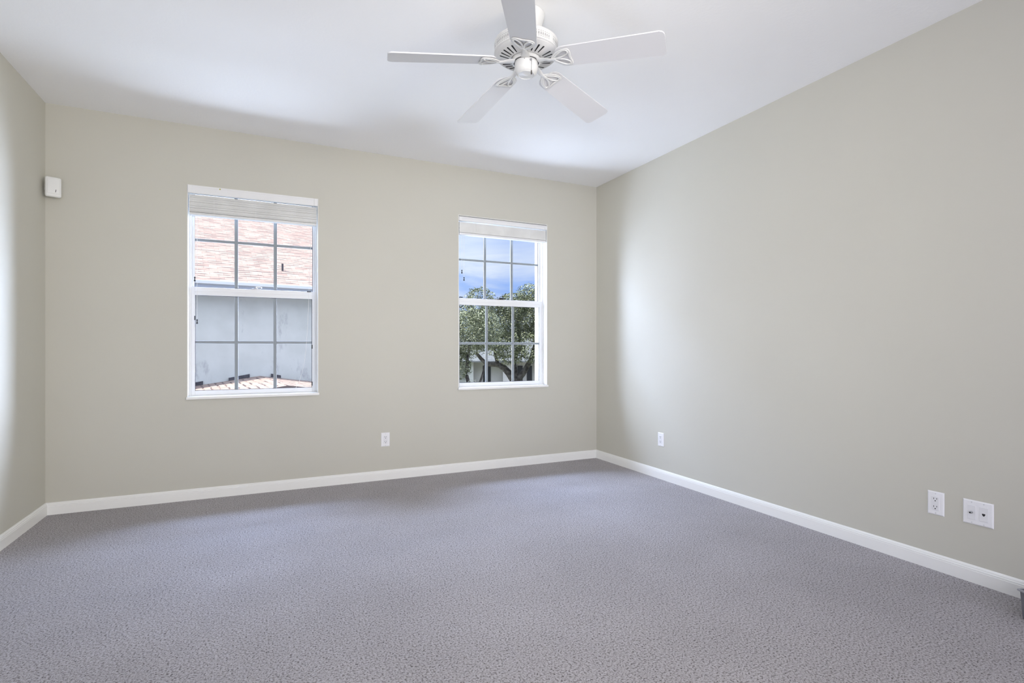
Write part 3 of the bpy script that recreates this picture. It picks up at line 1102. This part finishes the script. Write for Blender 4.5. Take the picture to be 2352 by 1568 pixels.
# lower porch roof against the neighbour wall
lr = thing('porch_roof', 'low shingled porch roof against the pale wall at the bottom of the left window', 'roof', (NX, NY, 0), NA)
k = bmesh.new()
uvl = k.loops.layers.uv.new('UVMap')
px_, pz_ = 1.41, 0.40
half, drop, y0_, y1_ = 2.6, 0.37, -3.6, 0.44
for s in (-1, 1):
    U = Vector((0, 1, 0))
    V = Vector((-s * half, 0, drop)).normalized()
    roof_slab(k, [(px_ + s * half, y0_, pz_ - drop), (px_ + s * half, y1_, pz_ - drop), (px_, y1_, pz_), (px_, y0_, pz_)], uvl, U, V)
obj('porch_shingles', k, m_shingle, lr)
k = bmesh.new()
for s in (-1, 1):
    for (ta, tb) in (((0.09, 0.27), (0.48, 0.85)) if s < 0 else ((0.10, 0.19), (0.50, 0.60))):
        A = Vector((px_ + s * half * ta, 0.40, pz_ - drop * ta))
        B = Vector((px_ + s * half * tb, 0.40, pz_ - drop * tb))
        hgt = 0.09
        vs_ = [k.verts.new(A), k.verts.new(B), k.verts.new(B + Vector((0, 0, hgt * 0.8))), k.verts.new(A + Vector((0, 0, hgt)))]
        vb = [k.verts.new(v.co + Vector((0, 0.035, 0))) for v in vs_]
        k.faces.new(vs_); k.faces.new(vb)
        for i in range(4):
            k.faces.new((vs_[i], vs_[(i + 1) % 4], vb[(i + 1) % 4], vb[i]))
obj('wall_flashing', k, m_flash, lr)
k = bmesh.new()
box(k, px_ - half + 0.3, px_ + half - 0.3, y0_ + 0.3, 0.44, GZ, pz_ - drop - 0.02)
obj('porch_wall', k, m_stucco, lr)


# ------------------------------------------------------------------ trees across the street
def crown_bm(clumps, n, size, seed):
    rnd = random.Random(seed)
    k = bmesh.new()
    vol = [c_[3] * c_[4] for c_ in clumps]
    tot = sum(vol)
    for (cx_, cy_, cz_, rx, rz), v in zip(clumps, vol):
        m_ = int(n * v / tot)
        for i in range(m_):
            while True:
                p_ = Vector((rnd.uniform(-1, 1), rnd.uniform(-1, 1), rnd.uniform(-1, 1)))
                if 0.25 < p_.length < 1:
                    break
            f_ = p_.length
            p_ = p_ * ((0.55 + 0.45 * f_) / f_) * (1 + 0.16 * sin(7 * p_.x + 3 * cx_) * cos(6 * p_.z + cy_))
            c_ = Vector((cx_ + p_.x * rx, cy_ + p_.y * rx, cz_ + p_.z * rz))
            s = size * rnd.uniform(0.5, 1.3)
            R_ = Euler((rnd.uniform(-0.9, 0.9), rnd.uniform(-0.9, 0.9), rnd.uniform(0, 6.28))).to_matrix()
            q = [(-s, 0, 0), (0, -s * 0.45, 0), (s, 0, 0), (0, s * 0.45, 0.15 * s)]
            k.faces.new([k.verts.new(c_ + R_ @ Vector(a_)) for a_ in q])
    return k


def branches(k, base, segs, rnd):
    for pts, r0, r1 in segs:
        P = smooth_path([Vector(base) + Vector(p) for p in pts], 5)
        n_ = len(P)
        rad = [r0 + (r1 - r0) * i / (n_ - 1) for i in range(n_)]
        P = [p + Vector((rnd.uniform(-1, 1), rnd.uniform(-1, 1), 0)) * r0 * 0.12 for p in P]
        tube(k, P, rad, 9)


rnd = random.Random(3)


def tree(name, label, loc, segs, clumps, n, size, seed, m=m_leaf, group=None):
    t_ = thing(name, label, 'tree', loc, 0, group)
    kb = bmesh.new()
    branches(kb, (0, 0, 0), segs, rnd)
    obj('trunk', kb, m_bark, t_, True)
    obj('foliage', crown_bm(clumps, n, size, seed), m, t_)
    return t_


# main oak: u = along image right, placed 35 m out
def at(px, d, z):
    """ground position at forward distance d for bearing px (pixels right of the optical axis)"""
    r = px / 1215.0
    a = radians(25.04)
    return Vector((d * (r * cos(a) + sin(a)), d * (-r * sin(a) + cos(a)), z))


RT = Vector((cos(radians(25.04)), -sin(radians(25.04)), 0))


def rel(*l):
    """clump list given as (right, forward, z, rx, rz) around a tree base"""
    F = Vector((sin(radians(25.04)), cos(radians(25.04)), 0))
    out_ = []
    for r_, f_, z_, rx, rz in l:
        v = RT * r_ + F * f_
        out_.append((v.x, v.y, z_, rx, rz))
    return out_


def relp(P):
    F = Vector((sin(radians(25.04)), cos(radians(25.04)), 0))
    return [tuple(RT * a_ + F * b_ + Vector((0, 0, c_))) for a_, b_, c_ in P]


tree('oak_tree', 'large spreading oak with forked grey trunk, right of centre in the right window', at(6, 35, GZ),
     [(relp([(0, 0, 0), (0.05, 0, 1.2), (0.05, 0, 2.1)]), 0.42, 0.36),
      (relp([(0.0, 0, 1.9), (-0.5, 0, 2.7), (-1.1, 0.1, 3.1), (-1.9, 0.2, 3.2), (-2.6, 0.2, 3.9)]), 0.27, 0.10),
      (relp([(0.1, 0, 1.9), (0.5, 0, 2.5), (1.0, -0.1, 3.3), (1.3, 0, 4.2), (1.5, 0, 5.2)]), 0.25, 0.08),
      (relp([(0.1, 0, 2.0), (0.0, 0.2, 3.3), (0.3, 0.3, 4.6), (0.2, 0.2, 6.0)]), 0.20, 0.06),
      (relp([(-1.1, 0.1, 3.1), (-1.3, 0, 4.0), (-1.2, 0, 5.2)]), 0.13, 0.05)],
     rel((-1.5, 0, 5.6, 1.7, 1.5), (0.2, 0.5, 6.2, 1.6, 1.5), (1.5, 0, 6.5, 1.4, 1.7), (2.6, 0.3, 5.2, 1.6, 1.6),
         (-3.0, 0.5, 5.3, 1.7, 1.5), (-0.6, -0.6, 4.4, 1.3, 0.9), (1.3, -0.8, 4.3, 1.3, 1.0), (3.8, 0.5, 5.4, 1.7, 1.7),
         (-2.3, -0.5, 7.2, 1.0, 1.0), (0.0, 0.0, 7.0, 1.2, 0.9), (1.1, 0.3, 7.6, 1.0, 0.9), (2.4, 0.3, 6.9, 1.0, 1.0), (2.3, -0.8, 3.6, 1.1, 0.8), (-0.2, -0.8, 3.9, 1.0, 0.8), (3.4, -0.3, 4.0, 1.2, 1.0)),
     80000, 0.062, 11)
tree('leafy_tree', 'slimmer leafy tree at the left side of the right window', at(-100, 28, GZ),
     [(relp([(0, 0, 0), (0.1, 0, 1.6), (-0.1, 0, 3.0), (0.1, 0, 4.6)]), 0.16, 0.06),
      (relp([(0.1, 0, 1.6), (0.6, 0, 2.4), (0.9, 0, 3.4)]), 0.09, 0.04)],
     rel((0.0, 0, 5.0, 1.15, 1.25), (-1.0, 0.3, 4.4, 1.1, 1.3), (0.9, 0.2, 5.1, 0.9, 1.1), (-0.5, 0, 3.3, 0.7, 0.8), (-1.9, 0.3, 3.9, 1.2, 1.4)),
     26000, 0.052, 5)
tree('distant_tree', 'darker tree crown filling in behind the forked oak', at(-30, 62, GZ),
     [(relp([(0, 0, 0), (0, 0, 3), (0.2, 0, 6)]), 0.4, 0.15)],
     rel((-4, 0, 6.6, 3.2, 2.6), (0, 0, 7.4, 3.2, 2.8), (4.5, 0, 7.8, 3.2, 3.0), (8, 0, 7.0, 3, 3), (-8, 0, 6.0, 3, 2.6)),
     26000, 0.14, 21, m_leaf2)
t_ = thing('hedge_bush', 'dark twiggy bush low at the left of the right window', 'bush', at(-98, 24, GZ))
kb = bmesh.new()
for i in range(16):
    a_ = rnd.uniform(0, 6.28)
    d_ = rnd.uniform(0.3, 0.9)
    tube(kb, smooth_path([(0.1 * cos(a_), 0.1 * sin(a_), 0), (d_ * 0.5 * cos(a_), d_ * 0.5 * sin(a_), 1.1), (d_ * cos(a_), d_ * sin(a_), 2.1 + rnd.uniform(-.2, .5))], 4), 0.022, 5)
obj('stems', kb, m_bark, t_, True)
obj('foliage', crown_bm([(0, 0, 1.9, 0.95, 0.8), (0.7, 0.1, 1.5, 0.7, 0.7), (-0.8, 0, 1.6, 0.8, 0.8)], 3800, 0.06, 9), m_leaf2, t_)

# ------------------------------------------------------------------ house across the street
FA = radians(-25.04)
fh = thing('far_house', 'cream single storey house with dark windows behind the oaks', 'house', at(-20, 50, GZ), FA)
k = bmesh.new()
box(k, -9, 9, 1.0, 8, 0, 3.1)
for x in (-3.2, 0.35, 3.7, 6.5):
    box(k, x - 0.38, x + 0.38, 0.0, 1.0, 0, 3.0)
obj('house_wall', k, m_farwall, fh)
k = bmesh.new()
for y0, y1, z0, z1 in ((-0.7, 4.5, 3.0, 5.2), (9.7, 4.5, 3.0, 5.2)):
    vs_ = [k.verts.new(p) for p in ((-9.6, y0, z0), (9.6, y0, z0), (8.0, y1, z1), (-8.0, y1, z1))]
    vb = [k.verts.new(v.co - Vector((0, 0, 0.12))) for v in vs_]
    k.faces.new(vs_); k.faces.new(vb)
    for i in range(4):
        k.faces.new((vs_[i], vs_[(i + 1) % 4], vb[(i + 1) % 4], vb[i]))
obj('house_roof', k, m_farroof, fh)
for x in (-5.4, -1.6, 1.6, 2.5, 4.7, 5.3):
    k = bmesh.new()
    w_ = 0.5 if x in (1.6, 2.5, 4.7, 5.3) else 0.75
    box(k, x - w_ / 2, x + w_ / 2, 0.95, 1.02, 0.9, 2.5)
    obj('window', k, m_farwin, fh)
